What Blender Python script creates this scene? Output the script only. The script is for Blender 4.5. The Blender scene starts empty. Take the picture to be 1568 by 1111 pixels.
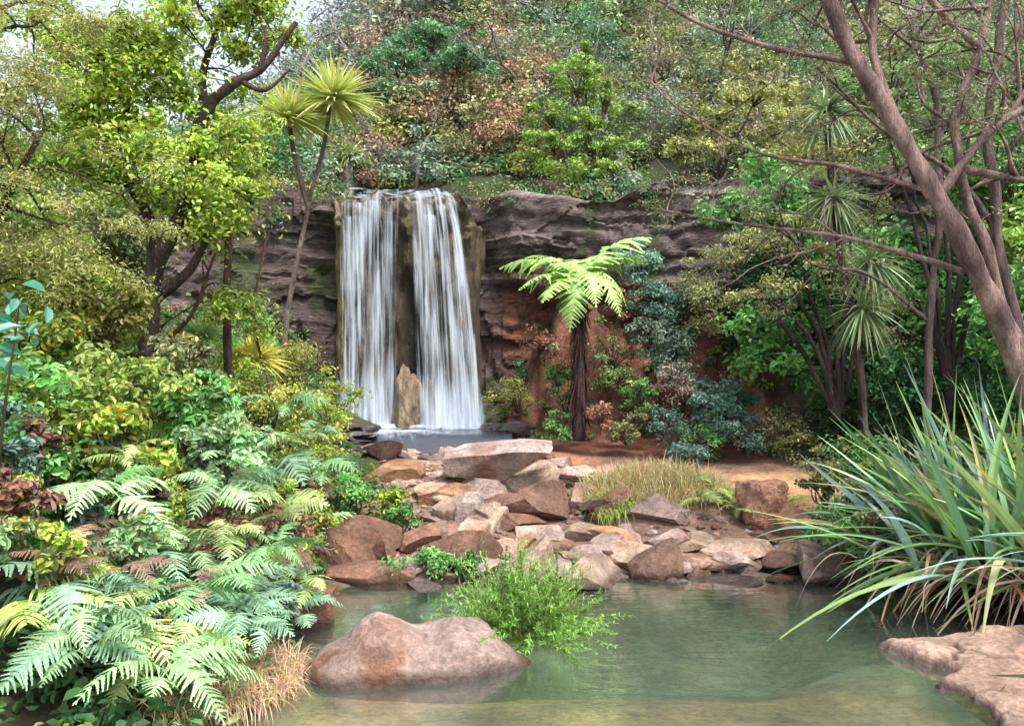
import bpy, math, numpy as np
from mathutils import Vector
rng=np.random.default_rng(11)
A=np.array
scene=bpy.context.scene

# ---------------------------------------------------------------- noise
def _h(i,j,k,s):
    n=(i*73856093)^(j*19349663)^(k*83492791)^(s*26544357)
    n&=0xffffffff
    n=((n^(n>>13))*1274126177)&0xffffffff
    n=n^(n>>16)
    n=(n*668265263)&0xffffffff
    return ((n>>8)&0xffff)/65535.0
def vnoise(p,s=0):
    p=np.asarray(p,float); f=np.floor(p); i=f.astype(np.int64); w=p-f; w=w*w*(3-2*w)
    r=0
    for a in (0,1):
        for b in (0,1):
            for c in (0,1):
                r=r+_h(i[:,0]+a,i[:,1]+b,i[:,2]+c,s)*(w[:,0] if a else 1-w[:,0])*(w[:,1] if b else 1-w[:,1])*(w[:,2] if c else 1-w[:,2])
    return r
def fbm(p,o=4,s=0):
    p=np.asarray(p,float); r=0; a=.5; t=0
    for k in range(o):
        r=r+a*vnoise(p*2**k+k*17.3,s+k); t+=a; a*=.5
    return r/t*2-1
def ss(x):
    x=np.clip(x,0,1); return x*x*(3-2*x)
def xyz(a,b,c): return np.stack([a,b,c],-1)
def voro(x,y,seed):
    ix=np.floor(x).astype(np.int64); iy=np.floor(y).astype(np.int64); f1=np.full(x.shape,9.);f2=f1.copy(); idv=np.zeros(x.shape)
    for a in (-1,0,1):
        for b in (-1,0,1):
            cx_=ix+a;cy_=iy+b; px=cx_+_h(cx_,cy_,cx_*0,seed)*.9; py=cy_+_h(cx_,cy_,cx_*0+7,seed)*.9
            d=np.hypot(x-px,y-py); v=_h(cx_,cy_,cx_*0+3,seed)
            m=d<f1; f2=np.where(m,f1,np.minimum(f2,d)); idv=np.where(m,v,idv); f1=np.where(m,d,f1)
    return f1,f2,idv

# ---------------------------------------------------------------- mesh builder (quads only)
class MB:
    def __init__(s): s.v=[];s.f=[];s.c=[];s.n=0
    def add(s,v,f,c):
        v=np.asarray(v,float).reshape(-1,3); f=np.asarray(f,np.int64).reshape(-1,4)
        c=np.asarray(c,float)
        if c.ndim==1: c=np.tile(c,(len(v),1))
        s.v.append(v); s.f.append(f+s.n); s.c.append(c); s.n+=len(v)
    def build(s,name,mat,smooth=False,parent=None):
        v=np.concatenate(s.v); f=np.concatenate(s.f); c=np.concatenate(s.c)
        me=bpy.data.meshes.new(name)
        me.vertices.add(len(v)); me.vertices.foreach_set('co',v.astype(np.float32).ravel())
        me.loops.add(len(f)*4); me.loops.foreach_set('vertex_index',f.astype(np.int32).ravel())
        me.polygons.add(len(f)); me.polygons.foreach_set('loop_start',np.arange(0,len(f)*4,4,dtype=np.int32))
        me.update(calc_edges=True)
        ca=me.color_attributes.new(name='Col',type='FLOAT_COLOR',domain='POINT')
        cc=np.ones((len(v),4),np.float32); cc[:,:3]=np.clip(c,0,50)
        ca.data.foreach_set('color',cc.ravel())
        me.polygons.foreach_set('use_smooth',np.full(len(f),smooth))
        me.materials.append(mat)
        ob=bpy.data.objects.new(name,me); scene.collection.objects.link(ob)
        if parent: ob.parent=parent
        return ob
def empty(name,loc=(0,0,0)):
    e=bpy.data.objects.new(name,None); scene.collection.objects.link(e); e.empty_display_size=.2
    return e
def grid_faces(nu,nv):
    i=np.arange(nu-1)[:,None]*nv+np.arange(nv-1)[None]
    return np.stack([i,i+nv,i+nv+1,i+1],-1).reshape(-1,4)

# ---------------------------------------------------------------- materials
def newmat(name):
    m=bpy.data.materials.new(name); m.use_nodes=True; nt=m.node_tree; nt.nodes.clear()
    return m,nt,nt.nodes,nt.links
def leaf_mat(name,trans=.35,rough=.45,spec=.35):
    m,nt,N,L=newmat(name)
    at=N.new('ShaderNodeAttribute'); at.attribute_name='Col'
    p=N.new('ShaderNodeBsdfPrincipled'); p.inputs['Roughness'].default_value=rough
    p.inputs['Specular IOR Level'].default_value=spec
    t=N.new('ShaderNodeBsdfTranslucent'); mx=N.new('ShaderNodeMixShader'); mx.inputs[0].default_value=trans
    o=N.new('ShaderNodeOutputMaterial')
    L.new(at.outputs['Color'],p.inputs['Base Color']); L.new(at.outputs['Color'],t.inputs['Color'])
    L.new(p.outputs[0],mx.inputs[1]); L.new(t.outputs[0],mx.inputs[2]); L.new(mx.outputs[0],o.inputs[0])
    return m
def rock_mat(name,scale=3.,dark=.45,light=1.35,bump=.5,rough=.8,vstretch=(1,1,1),wet=None,spec=.3,bdist=.04):
    m,nt,N,L=newmat(name)
    at=N.new('ShaderNodeAttribute'); at.attribute_name='Col'
    g=N.new('ShaderNodeNewGeometry')
    mp=N.new('ShaderNodeMapping'); mp.inputs['Scale'].default_value=vstretch
    L.new(g.outputs['Position'],mp.inputs[0])
    n1=N.new('ShaderNodeTexNoise'); n1.inputs['Scale'].default_value=scale; n1.inputs['Detail'].default_value=10; n1.inputs['Roughness'].default_value=.68
    n2=N.new('ShaderNodeTexNoise'); n2.inputs['Scale'].default_value=scale*7; n2.inputs['Detail'].default_value=8; n2.inputs['Roughness'].default_value=.7
    L.new(mp.outputs[0],n1.inputs[0]); L.new(mp.outputs[0],n2.inputs[0])
    r=N.new('ShaderNodeMapRange'); r.inputs[1].default_value=.32; r.inputs[2].default_value=.68; r.inputs[3].default_value=dark; r.inputs[4].default_value=light
    L.new(n1.outputs[0],r.inputs[0])
    r2=N.new('ShaderNodeMapRange'); r2.inputs[1].default_value=.3; r2.inputs[2].default_value=.7; r2.inputs[3].default_value=.55; r2.inputs[4].default_value=1.35
    L.new(n2.outputs[0],r2.inputs[0])
    mu=N.new('ShaderNodeMath'); mu.operation='MULTIPLY'; L.new(r.outputs[0],mu.inputs[0]); L.new(r2.outputs[0],mu.inputs[1])
    vm=N.new('ShaderNodeVectorMath'); vm.operation='SCALE'; L.new(at.outputs['Color'],vm.inputs[0]); L.new(mu.outputs[0],vm.inputs['Scale'])
    p=N.new('ShaderNodeBsdfPrincipled'); p.inputs['Roughness'].default_value=rough; p.inputs['Specular IOR Level'].default_value=spec
    col=vm.outputs[0]
    if wet is not None:
        sx=N.new('ShaderNodeSeparateXYZ'); L.new(g.outputs['Position'],sx.inputs[0])
        ad=N.new('ShaderNodeMath'); ad.operation='MULTIPLY_ADD'; L.new(n1.outputs[0],ad.inputs[0]); ad.inputs[1].default_value=-.1; L.new(sx.outputs[2],ad.inputs[2])
        wr=N.new('ShaderNodeMapRange'); wr.inputs[1].default_value=wet-.08; wr.inputs[2].default_value=wet-.02; wr.inputs[3].default_value=.35; wr.inputs[4].default_value=1.
        L.new(ad.outputs[0],wr.inputs[0])
        v2=N.new('ShaderNodeVectorMath'); v2.operation='SCALE'; L.new(col,v2.inputs[0]); L.new(wr.outputs[0],v2.inputs['Scale']); col=v2.outputs[0]
        rr=N.new('ShaderNodeMapRange'); rr.inputs[1].default_value=.35; rr.inputs[2].default_value=1.; rr.inputs[3].default_value=.25; rr.inputs[4].default_value=rough
        L.new(wr.outputs[0],rr.inputs[0]); L.new(rr.outputs[0],p.inputs['Roughness'])
    L.new(col,p.inputs['Base Color'])
    bs=N.new('ShaderNodeMath'); bs.operation='MULTIPLY_ADD'; L.new(n2.outputs[0],bs.inputs[0]); bs.inputs[1].default_value=.4; L.new(n1.outputs[0],bs.inputs[2])
    b=N.new('ShaderNodeBump'); b.inputs['Strength'].default_value=bump; b.inputs['Distance'].default_value=bdist*3
    L.new(bs.outputs[0],b.inputs['Height']); L.new(b.outputs[0],p.inputs['Normal'])
    o=N.new('ShaderNodeOutputMaterial'); L.new(p.outputs[0],o.inputs[0])
    return m
M_leaf=leaf_mat('leaf',.3,.40,.5); M_far=leaf_mat('forest_leaf',.22,.7,.2); M_blade=leaf_mat('blade',.22,.36,.5)
M_bark=rock_mat('bark',11,.35,1.8,1.,.85,(1,1,.22),bdist=.05)
M_rock=rock_mat('rock',3.4,.5,1.4,.9,.75,wet=.06)
M_cliff=rock_mat('cliff_rock',1.9,.35,1.5,1.,.8,(.8,.8,1.8),bdist=.08)
M_fallrock=rock_mat('wet_rock',3.2,.25,1.7,1.,.4,(1.8,1.8,.7),spec=.5)
M_ground=rock_mat('ground_soil',2.5,.5,1.4,.9,.9)

# ---------------------------------------------------------------- terrain
pool=A([(-1.2,2.6),(-1.38,4.9),(-1.9,6.4),(-1.2,7.2),(0.3,7.45),(2.7,7.55),(3.05,6.9),(4.8,6.5),(4.5,5.9),(2.9,5.6),(2.5,4.9),(2.45,4.),(2.6,2.6)])
def sdpoly(x,y,P):
    d=np.full(x.shape,1e9); ins=np.zeros(x.shape,bool)
    for k in range(len(P)):
        ax,ay=P[k]; bx,by=P[(k+1)%len(P)]
        ex,ey=bx-ax,by-ay; t=np.clip(((x-ax)*ex+(y-ay)*ey)/(ex*ex+ey*ey),0,1)
        d=np.minimum(d,(x-ax-t*ex)**2+(y-ay-t*ey)**2)
        c=((ay>y)!=(by>y))&(x<(bx-ax)*(y-ay)/(by-ay+1e-12)+ax); ins^=c
    d=np.sqrt(d); return np.where(ins,-d,d)
cx=[-40,-14,-6,-3.6,-.3,1.5,4,8,14,40]; cy=[10,13,15.1,15.8,15.8,15.7,15.1,13.6,11.5,6]
def ycliff(x): return np.interp(x,cx,cy)
def base_ground(x,y):
    n=fbm(xyz(x*.9,y*.9,0*x),3,5); n2=fbm(xyz(x*2.1,y*2.1,0*x),4,6)
    g=.05+np.clip(y-7.5,0,6.6)*.11+.05*n
    g=g+1.25*ss((-1.75-x)/3.2)+np.clip(-x-6,0,30)*.25
    xr=np.interp(y,[0,6,8.5,11,13,16],[3.2,3.1,3.3,4.9,4.,4.2])
    g=g+1.3*ss((x-xr)/3)+np.clip(x-8,0,30)*.45
    g=g+(2.1+.5*n2)*ss((y-13.5+.7*n2)/2.1)*ss((x+.4+.45*n2)/1.5)+ .9*ss((y-12)/3)*ss((-3.3-x)/1.2)
    g=g+.32*np.exp(-(((x-1.75)/.9)**2+((y-9.7)/.75)**2)**1.5)
    g=g+.25*ss((3.2-y)/1.)*1.
    return g
def terrain(x,y):
    x=np.asarray(x,float);y=np.asarray(y,float)
    g=base_ground(x,y)
    sd=sdpoly(x,y,pool)+.12*fbm(xyz(x*2.3,y*2.3,0*x),3,9)
    k=ss(sd/.45)
    depth=-.05-.55*ss(-sd/1.1)*ss((y-4.5)/2.)
    z=g*k+depth*(1-k)*ss((-sd+.35)/.5)+0.0
    u=x/np.maximum(y,1)
    sl=np.interp(u,[-.8,-.45,-.3,-.2,-.1,.1],[.05,.08,.26,.48,.76,.82])
    top=5.25+sl*np.clip(y-16.3,0,42)+np.clip(y-58,0,300)*.02+.35*fbm(xyz(x*.3,y*.3,0*x),3,21)
    s=ss((y-ycliff(x)-.35)/.5)
    return z*(1-s)+np.maximum(top,z)*s
def axis(lo,hi,st,far,gr=1.13):
    a=list(np.arange(lo,hi,st)); d=st; v=hi
    while v<far: a.append(v); d*=gr; v+=d
    a.append(far); d=st; v=lo-st; b=[]
    while v>-far: b.append(v); d*=gr; v-=d
    b.append(-far); return A(b[::-1]+a)
xs=axis(-7,8,.085,420); ys=axis(1.5,17.5,.085,420)
X,Y=np.meshgrid(xs,ys,indexing='ij'); x=X.ravel();y=Y.ravel(); z=terrain(x,y)
n=fbm(xyz(x*1.6,y*1.6,0*x),4,31)[:,None]; nf=fbm(xyz(x*4,y*4,0*x),3,33)[:,None]
soil=A([.07,.055,.03]); green=A([.05,.08,.025]); pink=A([.32,.20,.15]); clay=A([.20,.085,.055]); sand=A([.66,.38,.19])
col=soil*(1-ss(n+.5))+green*ss(n+.5)
w=(ss((x+2.0)/.4)*ss((4.9-x)/.4)*ss((y-7)/.3)*ss((13.8-y)/.5))[:,None]
col=col*(1-w)+pink*(1+.5*n)*w
w=(ss((x+.5)/.6)*ss((5.2-x)/1.2)*ss((y-11.6+.4*n[:,0])/.9)*ss((16.5-y)/.1))[:,None]; col=col*(1-w)+clay*(1+1.1*nf)*w
w=(ss((nf-.15)/.2)[:,0]*ss((y-13.4)/.5)*ss((16.5-y)/.1)*.7)[:,None]; col=col*(1-w)+A([.06,.07,.03])*w
w=(np.exp(-(((x-3.6)/1.1)**2+((y-10.5)/.9)**2)**2))[:,None]; col=col*(1-w)+sand*w
w=(np.exp(-(((x-.8)/.55)**2+((y-11.9)/.9)**2)**2))[:,None]; col=col*(1-w)+A([.42,.20,.12])*w
k5=ss((y-4.75+.6*n[:,0])/1.3)[:,None]; bedc=A([.46,.31,.17])*(1-k5)+A([.22,.25,.155])*k5
w=(ss((.1-sdpoly(x,y,pool))/.2))[:,None]; col=col*(1-w)+bedc*(1+.6*n+.3*nf)*w
w=(ss((3.4-y)/.4)*ss((2.3+x))*ss(4-x))[:,None]; col=col*(1-w)+A([.46,.31,.17])*w
w=(ss((z-4.8)/.4))[:,None]; col=col*(1-w)+A([.045,.055,.025])*w
mb=MB(); mb.add(xyz(x,y,z),grid_faces(len(xs),len(ys)),col); mb.build('ground_terrain',M_ground,True)

# ---------------------------------------------------------------- cliff
mb=MB()
nx_,nz_=620,120
S,T=np.meshgrid(np.linspace(-15,15,nx_),np.linspace(0,1,nz_),indexing='ij'); s_=S.ravel(); t_=T.ravel()
topz=5.25+.45*fbm(xyz(s_*.7,0*s_,0*s_),4,41)*ss(np.abs(s_+2.)/1.5-.9)
zz=np.where(t_<.86,.2+(topz-.2)*t_/.86,topz+.12*(t_-.86)/.14)
yb=ycliff(s_)
back=np.clip(t_-.86,0,1)/.14*1.3
wv=.5*fbm(xyz(s_*.5,0*s_,zz*.5),3,49)
lay=vnoise(xyz(s_*.3,0*s_,zz*2.6+.25*s_*.5+wv*1.5),50)
lay2=vnoise(xyz(s_*.9,0*s_,zz*8+.4*s_+wv*4),51)
blk=vnoise(xyz(s_*1.3+wv,0*s_,zz*1.4),57)
prot=.30*np.round(lay*3)/3+.13*lay2+.32*fbm(xyz(s_*.8,0*s_,zz*.9),4,52)+.28*np.round(blk*4)/4+.10*fbm(xyz(s_*4,0*s_,zz*4),3,58)
rightw=ss((s_+.6)/.6)
prot=prot+rightw*.5*ss((zz-3.1-.35*fbm(xyz(s_*1.1,0*s_,0*s_),2,3))/.35)-.15
yy=yb-prot*(1-back/1.3*.8)+back
zz=zz+.07*fbm(xyz(s_*3,0*s_,zz*3),3,55)
cn=vnoise(xyz(s_*.8,0*s_,zz*3+.3*s_+wv),60)[:,None]
grey=A([.205,.165,.155]); brown=A([.11,.075,.062]); pale=A([.36,.30,.28])
c=grey*(1-cn)+brown*cn
hl=(ss((vnoise(xyz(s_*.6,0*s_,zz*5+.4*s_+wv*2),61)-.7)/.12))[:,None]*.8; c=c*(1-hl)+pale*hl
w=(rightw*ss((3.7-zz+wv)/.5))[:,None]; c=c*(1-w)+A([.21,.095,.065])*(.5+.9*cn)*w
w=(1-rightw[:,None])*.4; c=c*(1-w)+A([.12,.085,.085])*w
ms=(ss((fbm(xyz(s_*1.6,0*s_,zz*.8),4,66)-.12)/.2)*.75)[:,None]; c=c*(1-ms)+A([.06,.09,.03])*ms
mb.add(xyz(s_,yy,zz),grid_faces(nx_,nz_),c); mb.build('rock_cliff',M_cliff,False)

# ---------------------------------------------------------------- rocks
def cubesphere(n):
    g=np.linspace(-1,1,n); a,b=np.meshgrid(g,g,indexing='ij'); a=a.ravel();b=b.ravel(); o=np.ones_like(a)
    V=[];F=[];k=0; f=grid_faces(n,n)
    for (p,fl) in (((a,b,o),0),((a,b,-o),1),((o,a,b),0),((-o,a,b),1),((b,o,a),0),((b,-o,a),1)):
        v=np.tan(xyz(*p)*math.pi/4); v/=np.linalg.norm(v,axis=1)[:,None]; V.append(v); F.append((f if not fl else f[:,::-1])+k); k+=n*n
    return np.concatenate(V),np.concatenate(F)
CS={n:cubesphere(n) for n in (7,14,24,48,110)}
def rock(mb,c,size,col,seed,n=24,cuts=12,yaw=None,tilt=0.,lo=.32,rough=.06,taper=0.):
    r=np.random.default_rng(seed); v,f=CS[n]; v=v.copy()
    for k in range(cuts):
        nn=r.normal(size=3); nn/=np.linalg.norm(nn); d=r.uniform(lo,.80); q=v@nn; m=q>d; v[m]-=(q[m]-d)[:,None]*nn
    v*= (1+rough*fbm(v*2.6+seed*3.7,4,seed%97))[:,None]
    if taper: v[:,:2]*=(1-taper*v[:,2:3])
    v*=A(size)/2/ .72
    a=r.uniform(-.5,.5) if yaw is None else yaw
    if tilt: ct,st=math.cos(tilt),math.sin(tilt); v=v@A([[ct,0,-st],[0,1,0],[st,0,ct]])
    ca,sa=math.cos(a),math.sin(a); v=v@A([[ca,sa,0],[-sa,ca,0],[0,0,1]])
    nn=vnoise(v*6+seed,5)[:,None]
    st_=ss((fbm(v*3+seed,3,9)-.15)/.25)[:,None]*.5
    cc=A(col)*(.7+.55*nn); cc=cc*(1-st_)+A([.32,.15,.09])*(.6+nn)*st_*np.clip(A(col).mean()*3,.3,1)
    mb.add(v+A(c),f,cc)
PINK=A([.46,.335,.29]); TAN=A([.51,.365,.275]); ORG=A([.46,.26,.15]); BRN=A([.22,.13,.095]); PALE=A([.56,.44,.40]); DRK=A([.09,.08,.085]); RED=A([.30,.16,.11])
def gz(x,y): return float(terrain(A([x]),A([y]))[0])
def one_rock(name,c,size,col,seed,**k):
    mb=MB(); rock(mb,c,size,col,seed,**k); return mb.build(name,M_rock,False)
one_rock('slab_boulder',(-.35,10.4,.62),(1.85,1.0,.55),PALE*.9,5,n=48,cuts=14,tilt=-.10,lo=.3)
one_rock('slab_boulder',(-.35,9.9,.42),(.75,.5,.28),PINK,15)
one_rock('boulder',(.34,9.1,.38),(.70,.5,.42),BRN*1.3,23,n=48,lo=.5)
one_rock('boulder',(-.5,9.05,.33),(.42,.4,.46),PALE,27,tilt=.5)
one_rock('boulder',(-.25,8.9,.30),(.34,.4,.40),TAN,29,tilt=-.6)
one_rock('boulder',(.8,10.5,.48),(.8,.6,.36),PINK*1.05,31)
one_rock('boulder',(1.15,9.05,.33),(.42,.5,.42),RED*.8,33)
one_rock('boulder',(1.65,8.95,.37),(.98,.6,.36),PINK*.75,35,n=48)
one_rock('boulder',(2.80,8.8,.44),(.55,.45,.50),RED*1.5,38,rough=.25,lo=.62,n=48)
one_rock('boulder',(2.95,8.55,.22),(.46,.4,.36),RED*1.3,39,rough=.2,lo=.6)
one_rock('boulder',(-1.5,6.1,.10),(.42,.35,.32),RED,41)
mb=MB(); r=np.random.default_rng(4)
for k in range(270):
    yy_=7.35+5.2*r.random()**1.25
    xl=np.interp(yy_,[7.3,9,11,13],[-1.5,-1.4,-1.9,-2.2]); xr_=np.interp(yy_,[7.3,8.6,9.3,11,13],[2.9,3.2,1.0,1.0,.2])
    xx_=r.uniform(xl,xr_); sz=r.choice([.10,.16,.26,.42,.62],p=[.34,.29,.19,.12,.06])
    col=[PINK,TAN,PALE,ORG,RED,BRN][r.choice(6,p=[.29,.25,.20,.09,.10,.07])]
    if xx_<-.9 and yy_<9: col=RED*.9 if r.random()<.6 else PINK*.7
    rock(mb,(xx_,yy_,gz(xx_,yy_)+sz*.06),(sz*r.uniform(.9,1.8),sz,sz*r.uniform(.35,.8)),col*r.uniform(.65,1.2),100+k,n=14 if sz<.3 else 24,cuts=10,tilt=r.uniform(-.35,.35),yaw=r.uniform(-1.5,1.5))
for (a,b,w_,h_,c_) in [(.45,7.55,.5,.14,TAN),(.75,7.75,.35,.2,PINK),(.95,7.9,.45,.3,PINK*.9),(1.25,7.8,.5,.26,TAN),(1.05,8.25,.6,.3,ORG*1.2),(1.5,8.1,.5,.28,PINK),(1.75,7.75,.4,.2,PINK*.9),(1.9,8.15,.5,.22,TAN),(2.1,7.7,.36,.22,PALE),(2.3,8.05,.7,.2,TAN*1.1),(2.55,7.8,.5,.14,BRN),(1.45,7.55,.3,.12,PALE*.8),(2.0,7.35,.5,.1,PINK*.6),(2.45,7.3,.22,.08,BRN),
    (-1.3,7.3,.6,.34,RED),(-.95,7.45,.5,.2,PINK*.8),(-1.45,7.8,.7,.5,RED*.8),(-.75,7.15,.36,.1,PALE*.7),(-.3,7.6,.5,.22,PINK),(0.05,7.8,.5,.26,TAN),(-1.0,8.1,.6,.36,RED*1.1),(-.4,8.3,.6,.3,TAN),(.3,8.3,.6,.28,PINK)]:
    rock(mb,(a,b,max(gz(a,b),-.02)+h_*.2),(w_,w_*.8,h_),c_,int(a*100)+int(b*77)+500)
for k in range(750):  # gravel between the stones
    yy_=7.25+4.6*r.random()**1.2; xl=np.interp(yy_,[7.3,9,11,13],[-1.5,-1.4,-1.9,-2.2]); xr_=np.interp(yy_,[7.3,8.6,9.3,11,13],[3.0,3.2,1.3,1.3,.2]); xx_=r.uniform(xl,xr_); sz=r.uniform(.03,.08)
    rock(mb,(xx_,yy_,max(gz(xx_,yy_),-.02)+sz*.15),(sz*1.3,sz,sz*.7),[PINK,TAN,PALE,BRN,RED][r.integers(5)]*r.uniform(.6,1.1),3000+k,n=7,cuts=5)
mb.build('stream_rocks',M_rock,False)
mb=MB()
for k in range(80):
    yy_=r.uniform(11.8,13.1); xx_=r.uniform(-3.0,-.2 if yy_>12.6 else .1); sz=r.choice([.2,.3,.5])
    rock(mb,(xx_,yy_,gz(xx_,yy_)-.05),(sz*1.6,sz,sz*.3),(DRK*r.uniform(.8,1.8)+RED*.05),900+k,n=14,tilt=r.uniform(-.12,.12))
for k in range(26):
    xx_=r.uniform(-.5,.2) if k<16 else r.uniform(-3.5,-3.15); yy_=r.uniform(13.2,15.1); sz=r.choice([.2,.3,.42])
    rock(mb,(xx_,yy_,.85),(sz*1.4,sz,sz*.6),DRK*r.uniform(.7,1.4),1900+k,n=14)
mb.build('wet_rock_shelf',M_fallrock,False)

# foreground twin-hump boulder
v,f=CS[110]; v=v.copy(); e=np.sign(v)*np.abs(v)**.75; e=e/ (np.linalg.norm(e,axis=1)**.6)[:,None]
e=np.clip(e,-1,1)
rb=np.random.default_rng(3); e0=e.copy()
for k in range(16):
    nn=rb.normal(size=3)*A([1,1,.7]); nn/=np.linalg.norm(nn); d=rb.uniform(.72,.95); q=e@nn; m=q>d; e[m]-=(q[m]-d)[:,None]*nn*.8
lx=e[:,0]*.74; xk=np.linspace(-.76,.76,97); tk=np.interp(xk,[-.74,-.62,-.45,-.30,-.17,-.02,.08,.24,.42,.58,.72],[.10,.20,.27,.40,.36,.25,.25,.33,.29,.19,.05])
tk=np.convolve(np.pad(tk,2,mode='edge'),np.ones(5)/5,'valid'); tp=np.interp(lx+.12*e[:,1],xk,tk)
lz=np.where(e[:,2]>0,tp*np.abs(e[:,2])**.8,e[:,2]*.4); ly=e[:,1]*.44*(1-.25*np.clip(e[:,2],0,1))
P=xyz(lx-.61,ly+5.3+.1*lx,lz); nn=fbm(P*2.6,4,77); n2=fbm(P*8,4,78); n3=fbm(P*A([1.6,1.6,7]),4,74)
P+=v*(.055*nn+.022*n2+.03*n3)[:,None]
pt=ss((fbm(P*2.6+4,4,79)+.1)/.25)[:,None]; c=(PINK*.8)*(1-pt)+A([.27,.14,.095])*pt
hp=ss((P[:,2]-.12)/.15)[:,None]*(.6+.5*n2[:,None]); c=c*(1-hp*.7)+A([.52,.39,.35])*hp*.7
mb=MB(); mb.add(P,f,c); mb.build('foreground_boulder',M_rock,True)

# right bank sandstone ledge (cracked plates)
lp=A([(2.5,5.6),(3.2,5.75),(4.2,5.75),(6,6.0),(6,2.2),(2.5,2.2),(2.42,4.0),(2.62,4.5),(2.52,4.85),(2.75,5.15)])
NG=340
gx,gy=np.meshgrid(np.linspace(2.1,6,NG),np.linspace(2.2,6.1,NG),indexing='ij'); gx=gx.ravel();gy=gy.ravel()
wx=.22*fbm(xyz(gx*2,gy*2,0*gx),4,87); wy=.22*fbm(xyz(gx*2,gy*2,0*gx+9),4,88)
f1,f2,idv=voro((gx+wx)*1.5,(gy+wy)*2.6,5)
edge=f2-f1; crack=1-ss(edge/.06)
sd=-sdpoly(gx+wx*.6,gy+wy*.6,lp)+(idv-.5)*.10
zt=-.22+.26*ss((sd+.06)/.14)-.6*ss((-sd-.05)/.25)+.05*(idv-.3)*ss(edge/.10)*ss(sd/.15)-.03*crack*ss(sd/.1)+.02*fbm(xyz(gx*6,gy*9,0*gx),4,85)+.045*(gx-2.5)+.02
mb=MB(); nn=vnoise(xyz(gx*2,gy*2,0*gx),86)[:,None]
c=(A([.62,.38,.27])*(1-nn)+A([.55,.40,.33])*nn)*(.8+.35*idv[:,None])*(1-.55*crack[:,None]*ss(sd/.1)[:,None])
mb.add(xyz(gx,gy,zt),grid_faces(NG,NG),c); mb.build('sandstone_ledge',M_rock,True)

# ---------------------------------------------------------------- water
def water_mat(name,tint,body,bodyf,rs,bstr,rough=.03):
    m,nt,N,L=newmat(name)
    g=N.new('ShaderNodeNewGeometry'); mp=N.new('ShaderNodeMapping'); mp.inputs['Scale'].default_value=(1,2.6,1); L.new(g.outputs['Position'],mp.inputs[0])
    n=N.new('ShaderNodeTexNoise'); n.inputs['Scale'].default_value=rs; n.inputs['Detail'].default_value=4; n.inputs['Roughness'].default_value=.55; L.new(mp.outputs[0],n.inputs[0])
    b=N.new('ShaderNodeBump'); b.inputs['Strength'].default_value=bstr; b.inputs['Distance'].default_value=.05; L.new(n.outputs[0],b.inputs['Height'])
    gl=N.new('ShaderNodeBsdfGlossy'); gl.inputs['Roughness'].default_value=rough; L.new(b.outputs[0],gl.inputs['Normal'])
    tr=N.new('ShaderNodeBsdfTransparent'); tr.inputs[0].default_value=(*tint,1)
    df=N.new('ShaderNodeBsdfDiffuse'); df.inputs[0].default_value=(*body,1)
    fr=N.new('ShaderNodeFresnel'); fr.inputs['IOR'].default_value=1.36; L.new(b.outputs[0],fr.inputs['Normal'])
    m1=N.new('ShaderNodeMixShader'); m1.inputs[0].default_value=bodyf; L.new(tr.outputs[0],m1.inputs[1]); L.new(df.outputs[0],m1.inputs[2])
    ml=N.new('ShaderNodeMath'); ml.operation='MULTIPLY_ADD'; ml.inputs[1].default_value=2.3; ml.inputs[2].default_value=.12; ml.use_clamp=True; L.new(fr.outputs[0],ml.inputs[0])
    m2=N.new('ShaderNodeMixShader'); L.new(ml.outputs[0],m2.inputs[0]); L.new(m1.outputs[0],m2.inputs[1]); L.new(gl.outputs[0],m2.inputs[2])
    o=N.new('ShaderNodeOutputMaterial'); L.new(m2.outputs[0],o.inputs[0]); return m
M_water=water_mat('pond_water',(.82,.90,.83),(.27,.36,.30),.13,3.0,.15)
gx,gy=np.meshgrid(np.linspace(-2.4,5.4,60),np.linspace(2.2,8,60),indexing='ij')
mb=MB(); mb.add(xyz(gx.ravel(),gy.ravel(),0*gx.ravel()),grid_faces(60,60),A([1,1,1.])); mb.build('pond_water',M_water,True)

# ---------------------------------------------------------------- waterfall
fall=empty('waterfall')
LIPZ=5.12
na,nb=220,220
S,T=np.meshgrid(np.linspace(-3.42,-.52,na),np.linspace(0,1,nb),indexing='ij'); s_=S.ravel(); t_=T.ravel()
lz=LIPZ+.24*fbm(xyz(s_*2.0,0*s_,0*s_),4,90)-.95*np.clip(s_+1.12,0,1)**1.2
tb=np.clip((t_-.72)/.28,0,1); th=np.clip(t_/.72,0,1)
z_=.3+(lz-.3)*th
e=np.clip((np.abs(s_+1.98)-1.1)/.38,0,2); low=ss((4.2-z_)/1.2)
mid=np.exp(-((s_+1.87)/.15)**2)
y_=15.05+(.5+.7*low*(s_>-2))*e**2-.30*mid*ss((4.9-z_)/.6)*ss((z_-3.4)/.6)+.35*mid*ss((3.8-z_)/.8)-.18*ss((z_-4.1)/.8)*(1-.3*e)
gro=fbm(xyz(s_*5,0*s_,z_*.6),4,91); big=fbm(xyz(s_*1.6,0*s_,z_*1.3),4,92); kn=fbm(xyz(s_*4,y_,z_*4),4,95)
topk=ss((z_-4.1)/.5)
y_=y_-.20*gro-.16*big*th-.22*kn*topk-.08*kn
y_=y_+tb*3.2; z_=z_+.16*kn*ss((th-.8)/.2)+tb*.05
gr=vnoise(xyz(s_*7,0*s_,z_*.7),94)[:,None]; kr=vnoise(xyz(s_*6,y_*6,z_*6),96)[:,None]
c=A([.035,.026,.02])*(1-gr)+A([.15,.105,.06])*gr
w=(ss((-3.14-s_+.05*kn)/.1))[:,None]; c=c*(1-w)+A([.42,.32,.10])*(.25+.9*gr)*w
w=(mid*ss((z_-3.2)/1.))[:,None]; c=c*(1-w)+A([.15,.13,.03])*(.2+gr)*w
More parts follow.
